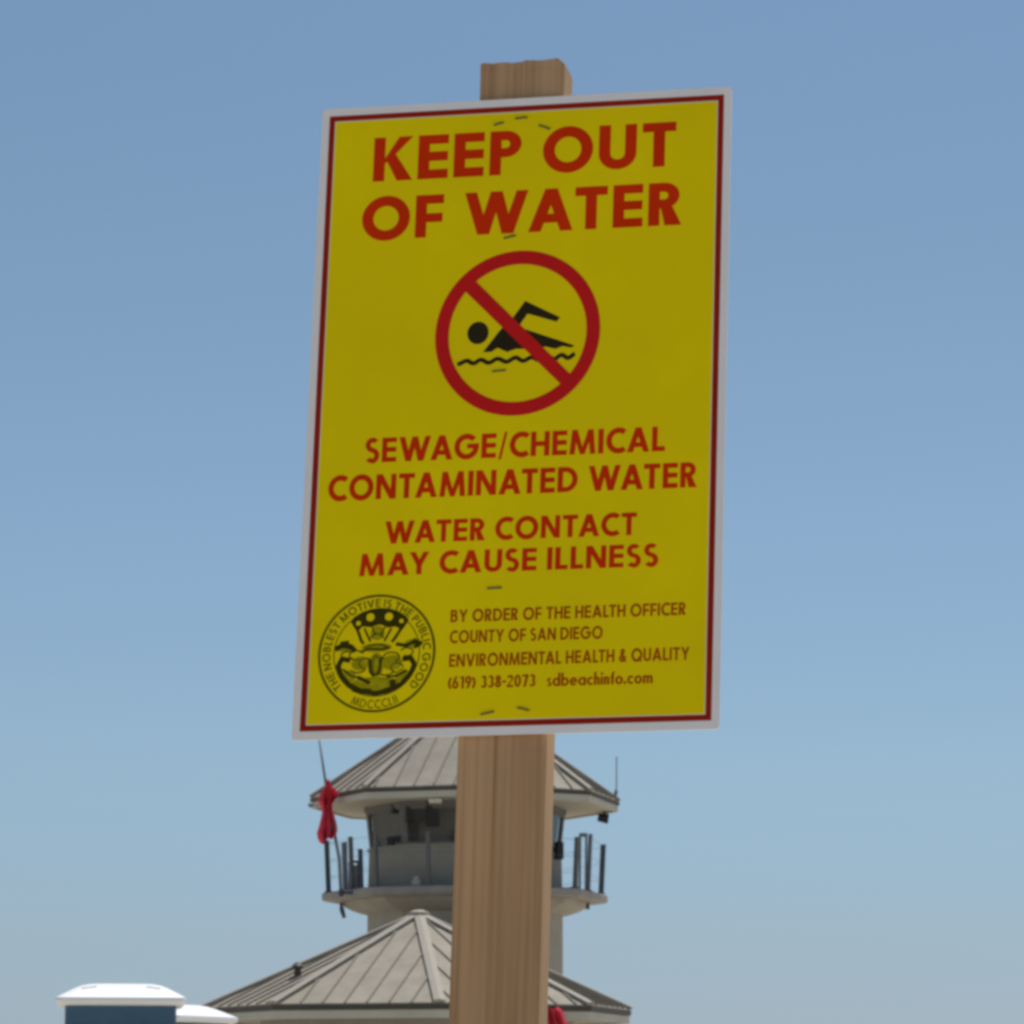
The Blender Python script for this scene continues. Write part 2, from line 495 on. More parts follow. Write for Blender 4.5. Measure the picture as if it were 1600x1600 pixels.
# tall pipe pairs and the boxed frame that stand among the posts
pr = MB()
for x in (0, .115): pr.tube([(x, 0, 0), (x + .015, 0, 1.08)], .022, 8)
pr.box((.072, 0, 1.08), (.16, .07, .07))
pr.build("pipe_stand", M["railpale"], tower, loc=(1.30, 59.3, 5.40))
pr = MB()
for x in (0, .17): pr.tube([(x, 0, 0), (x, 0, .64)], .022, 8)
pr.box((.085, 0, .64), (.20, .05, .05)); pr.box((.085, 0, .05), (.24, .16, .10))
pr.build("pipe_stand", M["rail"], tower, loc=(-3.18, 60.3, 5.40))
pr = MB(); pr.box((.08, .02, .32), (.13, .02, .52)); pr.build("rescue_board", M["railpale"], tower, loc=(-3.18, 60.3, 5.40))
pr = MB(); pr.tube([(0, 0, 0), (-.03, 0, 1.0)], .02, 8); pr.build("pipe_stand", M["rail"], tower, loc=(-3.20, 59.9, 5.40))
pr = MB(); pr.box((0, 0, .06), (.16, .16, .11)); pr.box((0, 0, .15), (.09, .09, .07)); pr.build("junction_box", M["fascia"], tower, bevel=.01, loc=(-1.80, 57.9, 5.40))

# ---- flagpole clamped to the balcony edge, leaning out
FY = 58.50
fp = empty("flagpole", (-3.235, FY, 5.36))
tag(fp, "thin grey leaning flagpole with short cross arm at the left of the tower balcony", "flagpole")
pm = MB(); pm.tube([(0, 0, -.12), (-.045, 0, .60), (-.29, 0, 1.86), (-.46, 0, 2.95)], [.034, .034, .03, .02], 10)
pm.build("pole", M["pole"], fp, smooth=True)
pm = MB(); pm.tube([(-.24, 0, 1.62), (-.59, 0, 1.62)], .014, 8); pm.build("cross_arm", M["pole"], fp)
pm = MB(); pm.loft([[(-.60 + .05 * math.cos(p) * math.cos(t), .05 * math.cos(p) * math.sin(t), 1.62 + .05 * math.sin(p)) for t in [2 * math.pi * i / 12 for i in range(12)]] for p in [R_(-88 + 22 * j) for j in range(9)]])
pm.build("finial", M["pole"], fp, smooth=True)
pm = MB(); pm.box((.13, .02, -.04), (.34, .05, .05)); pm.box((0, 0, -.04), (.09, .09, .12)); pm.build("bracket", M["rail"], fp)

def limp_flag(name, prof, loc, label, pleats, rz=0.0, seed=1):
    """hanging folded cloth; prof = (z, x_left, x_right, fold depth)"""
    rnd = random.Random(seed)
    ph = rnd.random() * 6
    N = 46; sub = 7
    rows = []
    for i in range(len(prof) - 1):
        for j in range(sub):
            t = j / sub; t = t * t * (3 - 2 * t) * .6 + t * .4
            rows.append([prof[i][k] * (1 - t) + prof[i + 1][k] * t for k in range(4)])
    rows.append(list(prof[-1]))
    f = MB(); vs = []; fs = []
    for r, (z, xl, xr, am) in enumerate(rows):
        for k in range(N + 1):
            s = k / N
            fold = math.sin(s * math.pi * 2 * pleats + ph + .25 * math.sin(r * .23))
            x = xl + (xr - xl) * s + (xr - xl) * .05 * math.sin(s * math.pi * 4 * pleats + r * .11)
            x += (xr - xl) * .06 * math.sin(r * .17 + 3 * s + ph)
            y = am * fold + .25 * am * math.sin(s * 17 + r * .3)
            vs.append((x, y, z + .02 * math.sin(s * 7 + r * .05) + .03 * (s - .5) + (r / len(rows)) ** 3 * (.035 * math.sin(s * 9 + ph) + .10 * (s - .5))))
    for r in range(len(rows) - 1):
        for k in range(N):
            a = r * (N + 1) + k
            fs.append((a, a + 1, a + N + 2, a + N + 1))
    f.add(vs, fs)
    o = f.build(name, M["flag"], None, smooth=True, loc=loc)
    o.rotation_euler = (0, 0, rz)
    sm = o.modifiers.new("thick", 'SOLIDIFY'); sm.thickness = .006
    tag(o, label, "flag", "red warning flags")
    return o
limp_flag("flag", [(.03, -.03, .03, .01), (-.10, -.05, .06, .03), (-.17, -.10, .13, .07), (-.28, -.15, .19, .09), (-.38, -.17, .15, .10), (-.47, -.13, .10, .08), (-.56, -.09, .10, .05),
                   (-.68, -.10, .12, .06), (-.82, -.13, .15, .08), (-.96, -.19, .17, .10), (-1.06, -.20, .17, .09), (-1.13, -.15, .10, .08)],
          (-3.507, FY - .10, 7.42), "limp red flag hanging on the leaning flagpole beside the tower roof", 2.7, .15, 3)

# ---- pavilion with the lower octagonal roof
PC = (-1.670, 55.4)
pav = empty("pavilion", (0, 0, 0))
tag(pav, "low octagonal pavilion with beige standing seam metal roof in front of the tower", "pavilion")
ZP = 3.058
proof, p_zf = octagon_roof(pav, PC, 3.82, ZP, 1.672, .39, .08, .14, 2.75, .10)
octa_wall("wall", M["cabin"], pav, PC, 2.8, 2.8, 0, p_zf + .028, .2)
for k in range(8):
    q = (k + 1) % 8
    a, b = octa(PC, 2.8, 0, k), octa(PC, 2.8, 0, q)
    mid = (a + b) / 2; e = (b - a).normalized(); out = Vector((mid.x - PC[0], mid.y - PC[1], 0)).normalized()
    rot = Matrix((e, out, Vector((0, 0, 1)))).transposed()
    fm = MB()
    for dx, dz, sx, sz in ((-.6, 1.6, .08, 1.5), (.6, 1.6, .08, 1.5), (0, 2.31, 1.12, .08), (0, .89, 1.12, .08)):
        fm.box(mid + e * dx + out * .025 + Vector((0, 0, dz)), (sx, .05, sz), rot)
    wo = fm.build("window", M["fascia"], pav)
    MB().box(mid + out * .008 + Vector((0, 0, 1.6)), (1.115, .012, 1.335), rot).build("pane", M["dark"], wo)
vt = MB()
vt.tube([(0, 0, -.05), (0, 0, .16)], .06, 12); vt.tube([(0, 0, .13), (0, 0, .17), (0, 0, .24)], [.06, .11, .03], 12)
a0, a1, tp = octa(PC, 3.82, ZP, 6), octa(PC, 3.82, ZP, 7), Vector((PC[0], PC[1], ZP + 1.672))
vp = a0 * .33 + a1 * .35 + tp * .32
vt.build("roof_vent", M["gutter"], proof, loc=vp)

# ---- second flag beside the pavilion
f2 = empty("flagpole", (.555, 52.6, 0))
tag(f2, "short upright flagpole mostly hidden behind the wooden sign post", "flagpole")
MB().tube([(0, 0, 0), (0, 0, 3.12)], [.03, .02], 10).build("pole", M["pole"], f2, smooth=True)
MB().box((0, 0, .05), (.35, .35, .10)).build("base", M["concrete"], f2, bevel=.02)
limp_flag("flag", [(.0, .015, .19, .04), (-.06, .015, .25, .06), (-.2, .015, .31, .08), (-.5, .015, .46, .09), (-.9, .015, .5, .08), (-1.2, .1, .42, .06)],
          (.575, 52.6, 2.985), "red flag low by the pavilion eave just right of the sign post", 2.6, 0, 5)

# ------------------------------------------------------------------ portable toilets
def toilet(loc, rz, label):
    t = empty("portable_toilet", loc, rz)
    tag(t, label, "portable toilet", "portable toilets on the beach")
    b = MB()
    W, D, H = .83, .92, 2.145
    def rr(w_, d_, z, r=.05):
        pts = []
        for cx, cy, a0 in ((1, 1, 0), (-1, 1, 90), (-1, -1, 180), (1, -1, 270)):
            for j in range(4):
                a = R_(a0 + 30 * j)
                pts.append((cx * (w_ / 2 - r) + r * math.cos(a), cy * (d_ / 2 - r) + r * math.sin(a), z))
        return pts
    b.loft([rr(W + .02, D + .02, .14), rr(W, D, H * .5), rr(W - .015, D - .015, H)])
    for sx in (-1, 1):
        for yy in (-.25, 0, .25):
            b.box((sx * W / 2, yy, 1.1), (.03, .05, 1.7))
    b.build("body", M["plblue"], t)
    sk = MB()
    for sx in (-.32, .32): sk.box((sx, 0, .06), (.12, 1.02, .12))
    sk.box((0, 0, .13), (.92, 1.0, .03))
    sk.build("skid_base", M["plgrey"], t)
    dr = MB(); dr.box((0, 0, 0), (.62, .03, 1.78)); dr.box((0, -.018, .45), (.46, .012, .5)); dr.box((0, -.018, -.35), (.46, .012, .8))
    do = dr.build("door", M["plblue2"], t, bevel=.006, loc=(0, -D / 2 - .012, 1.06))
    hd = MB(); hd.box((.24, -.035, 0), (.04, .035, .14)); hd.build("handle", M["plgrey"], do)
    ro = MB()
    ro.loft([rr(.885, .95, 2.140, .05), rr(.93, 1.0, 2.150, .05), rr(.955, 1.02, 2.178, .05), rr(.95, 1.015, 2.196, .05), rr(.90, .965, 2.212, .07), rr(.80, .86, 2.240, .08), rr(.68, .73, 2.272, .09), rr(.58, .62, 2.293, .09), rr(.48, .52, 2.304, .09), rr(.30, .34, 2.308, .08)])
    rf = ro.build("roof", M["plwhite"], t, smooth=False)
    for sx in (-1, 1):
        ri = MB()
        Mr = Matrix.Rotation(R_(26), 3, 'X') @ Matrix.Rotation(sx * R_(-18), 3, 'Z')
        ri.box((sx * .235, -.362, 2.271), (.11, .024, .008), Mr)
        ri.build("vent_slot", M["plpale"], rf, bevel=.002)
    return t
toilet((-2.935, 23.35, 0), R_(7), "blue portable toilet with whole white roof in view, nearest at the lower left")
toilet((-3.15, 28.3, 0), R_(-28), "portable toilet with only a white roof slope showing, behind the nearer blue one")

# ------------------------------------------------------------------ sign post
RS = Matrix(((.98937227, .14530833, -.00529196), (-.14507986, .98893950, .03083013), (.00971330, -.02973472, .99951061)))
SC = Vector((.002966, 3.1, 2.152087))
K = .03986838
def frame(lean):
    z = (RS @ Vector((lean, 0, 1))).normalized()
    x = RS.col[0] - z * RS.col[0].dot(z); x.normalize()
    y = z.cross(x)
    return x, y, z
px_, py_, pz_ = frame(.0352)
tw = Matrix.Rotation(R_(-2.6), 3, pz_)
px_, py_ = tw @ px_, tw @ py_
PW, PD = .0915, .052
post_o = SC + px_ * -.0045 + py_ * (.0062 + PD / 2)
pb = MB()
def post_sec(h, r=.0035):
    a, b = PW / 2, PD / 2
    pts = []
    for cx, cy, a0 in ((1, 1, 0), (-1, 1, 90), (-1, -1, 180), (1, -1, 270)):
        for j in range(4):
            an_ = R_(a0 + 30 * j)
            pts.append(Vector((cx * (a - r) + r * math.cos(an_), cy * (b - r) + r * math.sin(an_), h)))
    return pts
TOP = .3855
pb.loft([post_sec(-2.5), post_sec(-1.2), post_sec(-.4), post_sec(TOP - .012)], True, False)
# sawn end: uneven torn fibres along the top, outer edges a little worn
nx_, ny_ = 40, 24
rnd = random.Random(11)
fib = [rnd.uniform(-1, 1) for _ in range(nx_ + 3)]
def toph(i, j):
    u, v = i / nx_, j / ny_
    h = TOP - .0010 + .0008 * u
    h += .0009 * fib[i] * (.5 + .5 * math.sin(3 + 9 * v + i)) + .0007 * math.sin(i * .55 + 1.3)
    if .30 < u < .44: h -= .0010
    if u > .52: h += .0008
    e = min(u, 1 - u) * PW; f = min(v, 1 - v) * PD
    if u > .5 and e < .006: h -= (.006 - e) * .75
    if u < .5 and e < .003: h -= (.003 - e) * .5
    if f < .004: h -= (.004 - f) * .35
    return h
gv = []; gf = []
a, b_ = PW / 2 - .0004, PD / 2 - .0004
for j in range(ny_ + 1):
    for i in range(nx_ + 1):
        gv.append((-a + 2 * a * i / nx_, -b_ + 2 * b_ * j / ny_, toph(i, j)))
W1 = nx_ + 1
for j in range(ny_):
    for i in range(nx_):
        gf.append((j * W1 + i, j * W1 + i + 1, (j + 1) * W1 + i + 1, (j + 1) * W1 + i))
loop = [i for i in range(W1)] + [j * W1 + nx_ for j in range(1, ny_ + 1)] + [ny_ * W1 + i for i in range(nx_ - 1, -1, -1)] + [j * W1 for j in range(ny_ - 1, 0, -1)]
nb = len(gv)
for q in loop: gv.append((gv[q][0], gv[q][1], TOP - .013))
for i in range(len(loop)):
    k2 = (i + 1) % len(loop)
    gf.append((loop[i], loop[k2], nb + k2, nb + i))
pb.add(gv, gf)
post = empty("sign_post", (0, 0, 0))
post.matrix_world = Matrix.Translation(post_o) @ Matrix((px_, py_, pz_)).transposed().to_4x4()
tag(post, "upright unpainted wooden post with rough sawn top that carries the yellow sign", "post")
pb.build("timber", M["wood"], post)

# ------------------------------------------------------------------ lettering: geometric capitals drawn from strokes
def rect(x0, y0, x1, y1): return [(x0, y0), (x1, y0), (x1, y1), (x0, y1)]
def para(xb, xt, w_, y0=0.0, y1=1.0): return [(xb, y0), (xb + w_, y0), (xt + w_, y1), (xt, y1)]
def ring(cx, cy, rx, ry, s, t, a0=0, a1=360, n=None):
    n = n or max(4, int(abs(a1 - a0) / 11))
    out = []
    for i in range(n):
        p, q = R_(a0 + (a1 - a0) * i / n), R_(a0 + (a1 - a0) * (i + 1) / n)
        out.append([(cx + (rx - s) * math.cos(p), cy + (ry - t) * math.sin(p)), (cx + rx * math.cos(p), cy + ry * math.sin(p)),
                    (cx + rx * math.cos(q), cy + ry * math.sin(q)), (cx + (rx - s) * math.cos(q), cy + (ry - t) * math.sin(q))])
    return out
def disc(cx, cy, rx, ry, n=20): return [[(cx + rx * math.cos(2 * math.pi * i / n), cy + ry * math.sin(2 * math.pi * i / n)) for i in range(n)]]
def pline(pts, w_):
    """stroke along a polyline, mitred"""
    P = [Vector(p) for p in pts]; L = []; Rr = []
    for i, p in enumerate(P):
        d0 = (p - P[i - 1]).normalized() if i else (P[1] - p).normalized()
        d1 = (P[i + 1] - p).normalized() if i < len(P) - 1 else d0
        nn = Vector((-(d0 + d1).y, (d0 + d1).x)).normalized()
        m_ = w_ / 2 / max(.35, nn.dot(Vector((-d0.y, d0.x))))
        L.append(p + nn * m_); Rr.append(p - nn * m_)
    return [[tuple(Rr[i]), tuple(Rr[i + 1]), tuple(L[i + 1]), tuple(L[i])] for i in range(len(P) - 1)]

def glyph(ch, s):
    t = s * .86                      # arms a little thinner than stems
    d = s * 1.1                      # horizontal cut of diagonals
    P = []; wd = .6
    if ch == 'E':
        wd = .40 + s; P = [rect(0, 0, s, 1), rect(s, 0, wd, t), rect(s, 1 - t, wd, 1), rect(s, .5 - t / 2 + .01, wd - .01, .5 + t / 2 + .01)]
    elif ch == 'F':
        wd = .37 + s; P = [rect(0, 0, s, 1), rect(s, 1 - t, wd, 1), rect(s, .46 - t / 2, wd - .02, .46 + t / 2)]
    elif ch == 'L':
        wd = .32 + s; P = [rect(0, 0, s, 1), rect(s, 0, wd, t)]
    elif ch == 'T':
        wd = .46 + s; P = [rect(0, 1 - t, wd, 1), rect(wd / 2 - s / 2, 0, wd / 2 + s / 2, 1 - t)]
    elif ch == 'I':
        wd = s; P = [rect(0, 0, s, 1)]
    elif ch == 'H':
        wd = .46 + s * 1.5; P = [rect(0, 0, s, 1), rect(wd - s, 0, wd, 1), rect(s, .5 - t / 2, wd - s, .5 + t / 2)]
    elif ch == 'N':
        wd = .55 + s * 1.4; P = [rect(0, 0, s, 1), rect(wd - s, 0, wd, 1), para(wd - d * 1.05, 0, d * 1.05)]
    elif ch == 'M':
        wd = .72 + s * 1.7; e = .10
        P = [para(0, e, s), para(wd - s, wd - s - e, s), [(wd / 2 - s * .42, .0), (wd / 2 + s * .42, 0), (e + s, 1), (e, 1)], [(wd / 2 - s * .42, 0), (wd / 2 + s * .42, 0), (wd - e, 1), (wd - e - s, 1)]]
    elif ch == 'W':
        wd = 1.02 + s * 1.5; h = d * .96
        x1, x2 = .215 * wd, .62 * wd
        P = [para(x1, 0, h), para(x1, wd / 2 - h / 2, h), para(wd - x1 - h, wd / 2 - h / 2, h), para(wd - x1 - h, wd - h, h)]
    elif ch == 'A':
        wd = .66 + s * 1.25; m_ = wd / 2
        P = [para(0, m_ - d / 2, d), para(wd - d, m_ - d / 2, d)]
        y0, y1 = .2, .2 + t
        P.append([(d * .6 + (m_ - d / 2) * y0, y0), (wd - d * .6 - (m_ - d / 2) * y0, y0), (wd - d * .6 - (m_ - d / 2) * y1, y1), (d * .6 + (m_ - d / 2) * y1, y1)])
    elif ch == 'V':
        wd = .62 + s * 1.25; m_ = wd / 2
        P = [para(m_ - d / 2, 0, d), para(m_ - d / 2, wd - d, d)]
    elif ch == 'Y':
        wd = .56 + s * 1.3; m_ = wd / 2
        P = [rect(m_ - s / 2, 0, m_ + s / 2, .45), [(m_ - s / 2, .40), (m_ + s / 2, .45), (d, 1), (0, 1)], [(m_ - s / 2, .45), (m_ + s / 2, .40), (wd, 1), (wd - d, 1)]]
    elif ch == 'K':
        wd = .48 + s * 1.45
        P = [rect(0, 0, s, 1), [(s, .40), (s + d * .55, .40 + .12), (wd, 1), (wd - d * 1.1, 1), (s, .52)], [(s + .02, .50), (wd - d * 1.2, 0), (wd + .01, 0), (s + d * .85, .60)]]
    elif ch == 'O' or ch == 'Q':
        wd = 1.06; P = ring(wd / 2, .5, wd / 2, .53, s * 1.02, s * .98, n=36)
        if ch == 'Q': P.append([(wd * .56, .34), (wd * .56 + d * .9, .34), (wd * 1.02, -.02), (wd * 1.02 - d, -.02)])
    elif ch == 'C':
        wd = .80; P = ring(.53, .5, .53, .53, s * 1.02, s * .98, 52, 308, 26)
    elif ch == 'G':
        wd = 1.0; P = ring(.53, .5, .53, .53, s * 1.02, s * .98, 42, 352, 30)
        P += [rect(.55, .42, 1.06, .42 + t)]
        wd = 1.06
    elif ch == 'D':
        wd = .86; P = [rect(0, 0, s, 1)] + ring(.34, .5, .52, .5, s, t, -90, 90, 16) + [rect(s, 0, .34, t), rect(s, 1 - t, .34, 1)]
    elif ch in 'PRB':
        wd = .40 + s * 1.1
        y0 = .40 if ch != 'B' else .46
        ry = (1 - y0) / 2; xc = wd - ry - .03
        P = [rect(0, 0, s, 1), rect(s, 1 - t, xc, 1), rect(s, y0, xc, y0 + t)] + ring(xc, 1 - ry, wd - xc, ry, s, t, -90, 90, 14)
        if ch == 'R':
            P.append([(s + .01, y0 + .06), (wd - d * 1.15, 0), (wd + .05, 0), (s + d * .98, y0 + .06)]); wd += .05
        if ch == 'B':
            ry = (y0 + t) / 2; w2 = wd + .05; xc = w2 - ry
            P += [rect(s, 0, xc, t)] + ring(xc, ry, w2 - xc, ry, s, t, -90, 90, 14) + [rect(s, y0, xc, y0 + t)]; wd = w2
    elif ch == 'U':
        wd = .50 + s * 1.2; r = wd / 2
        P = [rect(0, r * .9, s, 1), rect(wd - s, r * .9, wd, 1)] + ring(r, r * .9, r, r * .92, s, t * 1.05, 180, 360, 18)
    elif ch == 'S':
        wd = .42 + s * .9; r = wd / 2
        k1 = .285 + t * .06
        P = ring(r, 1.02 - k1, r * .96, k1, s * .95, t, 38, 262, 18) + ring(r, k1 - .02, r, k1 + t * .12, s * .95, t, -90, 90, 16) + ring(r, k1 - .02, r, k1, s * .95, t, 216, 270, 6)
        P += [[(r - .1, 1.02 - 2 * k1), (r + .06, k1 * 2 - .02 + t * .12 - t), (r + .06, k1 * 2 - .02 + t * .12), (r - .1, 1.02 - 2 * k1 + t)]]
    elif ch == '/':
        wd = .36; P = [para(0, .36 - s * .5, s * .5, -.08, 1.04)]
    elif ch == '&':
        wd = .74; P = ring(.32, .27, .32, .29, s, t, 60, 330, 18) + ring(.34, .79, .22, .23, s * .9, t, 0, 360, 18) + [[(.12, .62), (.12 + d, .70), (.74, 0), (.74 - d * 1.2, 0)]] + [[(.52, .12), (.74, .42), (.60, .46), (.46, .22)]]
    elif ch == '(':
        wd = .28; P = ring(.52, .45, .52, .62, s, t, 125, 235, 10)
    elif ch == ')':
        wd = .28; P = ring(-.24, .45, .52, .62, s, t, -55, 55, 10)
    elif ch == '-':
        wd = .32; P = [rect(0, .38, .32, .38 + t)]
    elif ch == '.':
        wd = s * 1.1; P = [rect(0, 0, s * 1.1, s * 1.1)]
    elif ch == '1':
        wd = .30 + s * .4; P = [rect(wd - s, 0, wd, 1), [(0, .80), (wd - s, .88), (wd - s, 1), (wd - s * .6, 1), (0, .93)]]
    elif ch == '2':
        wd = .56; P = ring(.28, .72, .28, .28, s, t, -20, 170, 14) + [[(0, t * .6), (.16, t * .6), (.57, .68), (.57 - s, .60)], rect(0, 0, wd, t)]
    elif ch == '3':
        wd = .54; P = ring(.26, .735, .25, .265, s, t, -90, 150, 16) + ring(.26, .285, .28, .285, s, t, -150, 90, 16)
    elif ch == '7':
        wd = .56; P = [rect(0, 1 - t, wd, 1), para(.12, .56 - d, d, 0, 1 - t * .5)]
    elif ch == '8':
        wd = .56; P = ring(.28, .745, .24, .255, s, t, n=22) + ring(.28, .275, .28, .275, s, t, n=22)
    elif ch == '0':
        wd = .60; P = ring(.30, .5, .30, .51, s, t, n=26)
    elif ch == '6' or ch == '9':
        wd = .58; P = ring(.29, .31, .29, .32, s, t, n=24) + [[(.0, .33), (s, .42), (.26 + s, 1), (.24, 1)]]
        if ch == '9': P = [[(.58 - x, 1 - y) for x, y in q] for q in P]
    elif ch in 'sdbeachinfomur':
        xh = .66; r = xh / 2; tt = t * .92
        if ch == 'o': wd = xh * 1.02; P = ring(wd / 2, r, wd / 2, r + .015, s, tt, n=24)
        elif ch in 'abd':
            wd = xh * .98 + s * .2; P = ring(wd / 2, r, wd / 2, r + .015, s, tt, n=24)
            P.append(rect(wd - s, 0, wd, xh) if ch == 'a' else rect(0, 0, s, 1.06) if ch == 'b' else rect(wd - s, 0, wd, 1.06))
        elif ch == 'e': wd = xh; P = ring(r, r, r, r + .015, s, tt, 0, 318, 22) + [rect(s * .6, r - tt * .45, wd - s * .05, r + tt * .4)]
        elif ch == 'c': wd = xh * .82; P = ring(r, r, r, r + .015, s, tt, 48, 312, 20)
        elif ch in 'hn':
            wd = .50; P = [rect(0, 0, s, 1.06 if ch == 'h' else xh), rect(wd - s, 0, wd, .42)] + ring(wd / 2, .42, wd / 2, xh - .42 + .01, s, tt, 0, 180, 12)
        elif ch == 'm':
            wd = .86; h2 = (wd + s) / 2
            P = [rect(0, 0, s, xh), rect(h2 - s, 0, h2, .42), rect(wd - s, 0, wd, .42)] + ring(h2 / 2, .42, h2 / 2, xh - .41, s, tt, 0, 180, 10) + ring((h2 - s + wd) / 2, .42, (wd - h2 + s) / 2, xh - .41, s, tt, 0, 180, 10)
        elif ch == 'i': wd = s; P = [rect(0, 0, s, xh), rect(0, .8, s, .8 + s)]
        elif ch == 'f': wd = .34; P = [rect(.08, 0, .08 + s, .84), rect(0, xh - tt, .32, xh)] + ring(.34, .80, .26, .25, s, tt, 80, 180, 8)
        elif ch == 's': wd = .40; P = ring(.2, xh - .17, .2, .185, s * .9, tt, 30, 270, 12) + ring(.2, .17, .2, .185, s * .9, tt, -150, 90, 12)
    return P, wd

SPACE = .46
KERN = {('A', 'T'): -.08, ('T', 'A'): -.08, ('W', 'A'): -.10, ('A', 'W'): -.10, ('A', 'Y'): -.10, ('L', 'T'): -.10, ('L', 'Y'): -.08, ('T', 'Y'): 0.0, ('C', 'A'): -.02, ('A', 'C'): -.04, ('R', 'Y'): -.03, ('A', 'G'): -.04, ('W', '/'): 0}
def text_polys(txt, s, gap=.12):
    x = 0.0; out = []; prev = None
    for ch in txt:
        if ch == ' ':
            x += SPACE; prev = None; continue
        if prev: x += gap + KERN.get((prev, ch), 0.0)
        P, wd = glyph(ch, s)
        out += [[(px + x, py) for px, py in q] for q in P]
        x += wd; prev = ch
    return out, x
def line(txt, x0, x1, y, h, s, gap=.12):
    P, wd = text_polys(txt, s, gap)
    k = (x1 - x0) / wd
    return [[(x0 + px * k, y + py * h) for px, py in q] for q in P]

def area(q): return sum(q[i][0] * q[(i + 1) % len(q)][1] - q[(i + 1) % len(q)][0] * q[i][1] for i in range(len(q)))
def flat(polys):
    """union of overlapping polygons as one sheet of triangles"""
    vs = []; fs = []
    for q in polys:
        if abs(area(q)) < 1e-6: continue
        if area(q) < 0: q = q[::-1]
        fs.append(list(range(len(vs), len(vs) + len(q))))
        vs += [Vector(p) for p in q]
    v, e, f, ov, oe, of = delaunay_2d_cdt(vs, [], fs, 0, 1e-5)
    keep = [f[i] for i in range(len(f)) if of[i]]
    return v, keep
def print_sheet(name, polys, depth, m, parent, label=None):
    """ink sheet on the sign, millimetres in the sign's (slightly skewed) plane"""
    v, f = flat(polys)
    mb = MB()
    mb.add([((p[0] + K * p[1]) * .001, -depth * .001, p[1] * .001) for p in v], f)
    o = mb.build(name, M[m], parent)
    for p in o.data.polygons:
        if p.normal.y > 0: p.flip()
    if label: o["label"] = label
    return o

# ------------------------------------------------------------------ the warning sign
sign = empty("warning_sign")
sign.matrix_world = Matrix.Translation(SC) @ RS.to_4x4()
tag(sign, "yellow keep out of water warning sign with red lettering stapled to the wooden post", "sign")
SW, SH = .4368 / 2, .67765 / 2
pm = MB()
def skew(x, z, y): return (x + K * z, y, z)
cr_ = .004
outl = []
for cx, cz, a0 in ((1, 1, 0), (-1, 1, 90), (-1, -1, 180), (1, -1, 270)):
    for j in range(4):
        an_ = R_(a0 + 30 * j)
        outl.append((cx * (SW - cr_) + cr_ * math.cos(an_), cz * (SH - cr_) + cr_ * math.sin(an_)))
pm.loft([[skew(x, z, -.002) for x, z in outl], [skew(x, z, .002) for x, z in outl]])
pm.build("panel", M["white"], sign)
bo, bi = (210.3, 330.3), (204.2, 324.2)
print_sheet("yellow_field", [rect(-203.4, -323.4, 203.4, 323.4)], 2.15, "yellow", sign)
print_sheet("border", [rect(-bo[0], bi[1], bo[0], bo[1]), rect(-bo[0], -bo[1], bo[0], -bi[1]), rect(-bo[0], -bi[1], -bi[0], bi[1]), rect(bi[0], -bi[1], bo[0], bi[1])], 2.15, "border", sign)
def lettering(txt, x0, x1, y, h, s, m="red", gap=.12, label=None):
    print_sheet("lettering", line(txt, x0, x1, y, h, s, gap), 2.30, m, sign, label)
lettering("KEEP OUT", -160.5, 161, 254.7, 48.6, .245)
lettering("OF WATER", -170, 168.5, 190.2, 46.6, .245)
lettering("SEWAGE/CHEMICAL", -155.5, 157, -51, 26, .23, gap=.11)
lettering("CONTAMINATED WATER", -192.5, 190.5, -90.2, 26.4, .23, gap=.11)
lettering("WATER CONTACT", -130.6, 130, -137.6, 23.4, .23, gap=.12)
lettering("MAY CAUSE ILLNESS", -155.8, 153, -170.8, 23.4, .23, gap=.12)
lettering("BY ORDER OF THE HEALTH OFFICER", -58.5, 182.4, -222, 12.9, .205, "smallred")
lettering("COUNTY OF SAN DIEGO", -58.6, 98.3, -243.6, 12.8, .205, "smallred")
lettering("ENVIRONMENTAL HEALTH & QUALITY", -58.3, 187, -268.2, 13.2, .205, "smallred")
lettering("(619) 338-2073", -58.6, 31.2, -290.7, 12.6, .205, "smallred", .09)
lettering("sdbeachinfo.com", 43, 150.4, -290.9, 12.6, .205, "smallred", .08)

sym = empty("prohibition_symbol"); sym.parent = sign
print_sheet("swimmer", disc(-41.3, 83.3, 11.3, 12.2, 28) + [
    [(-6.3, 96.3), (2.5, 90.3), (10.3, 101.7), (40.9, 91.6), (44.4, 96.2), (7.2, 115.7)],
    ] + [[(-35.4, 62.3), (-26.7, 62.1), (-20.1, 66.3), (-9.8, 61.3), (-6.4, 97.7), (-19.4, 83.8)],
         [(-9.8, 61.3), (-1.2, 64.3), (8.2, 63.9), (3.4, 86.9), (-6.4, 97.7)],
         [(8.2, 63.9), (19.1, 60.7), (29.6, 65.4), (40.4, 62.4), (48.4, 65.1), (57.1, 63.0), (60.4, 65.2), (3.4, 86.9)],
         [(-6.4, 97.7), (3.4, 86.9), (2.5, 90.3)]], 2.30, "black", sym)
wave = []
px0 = [(-61.9, 50.4), (-52.0, 53.9), (-45.1, 50.6), (-37.2, 54.3), (-28.9, 50.6), (-19.7, 54.6), (-10.1, 50.8), (-.9, 55.0), (7.3, 51.0), (15.9, 54.6), (24.8, 50.9), (32.7, 55.0), (39.5, 51.6), (47.3, 55.7), (54.1, 52.1), (61.4, 56.1)]
fine = []
for i in range(len(px0) - 1):
    for j in range(4):
        t_ = j / 4; c_ = (1 - math.cos(t_ * math.pi)) / 2
        fine.append((px0[i][0] + (px0[i + 1][0] - px0[i][0]) * t_, px0[i][1] + (px0[i + 1][1] - px0[i][1]) * c_))
fine.append(px0[-1])
print_sheet("water_line", pline(fine, 4.6), 2.30, "black", sym)
print_sheet("ring", ring(.2, 81.6, 86.6, 88.8, 14.2, 14.6, n=72), 2.45, "ringred", sym)
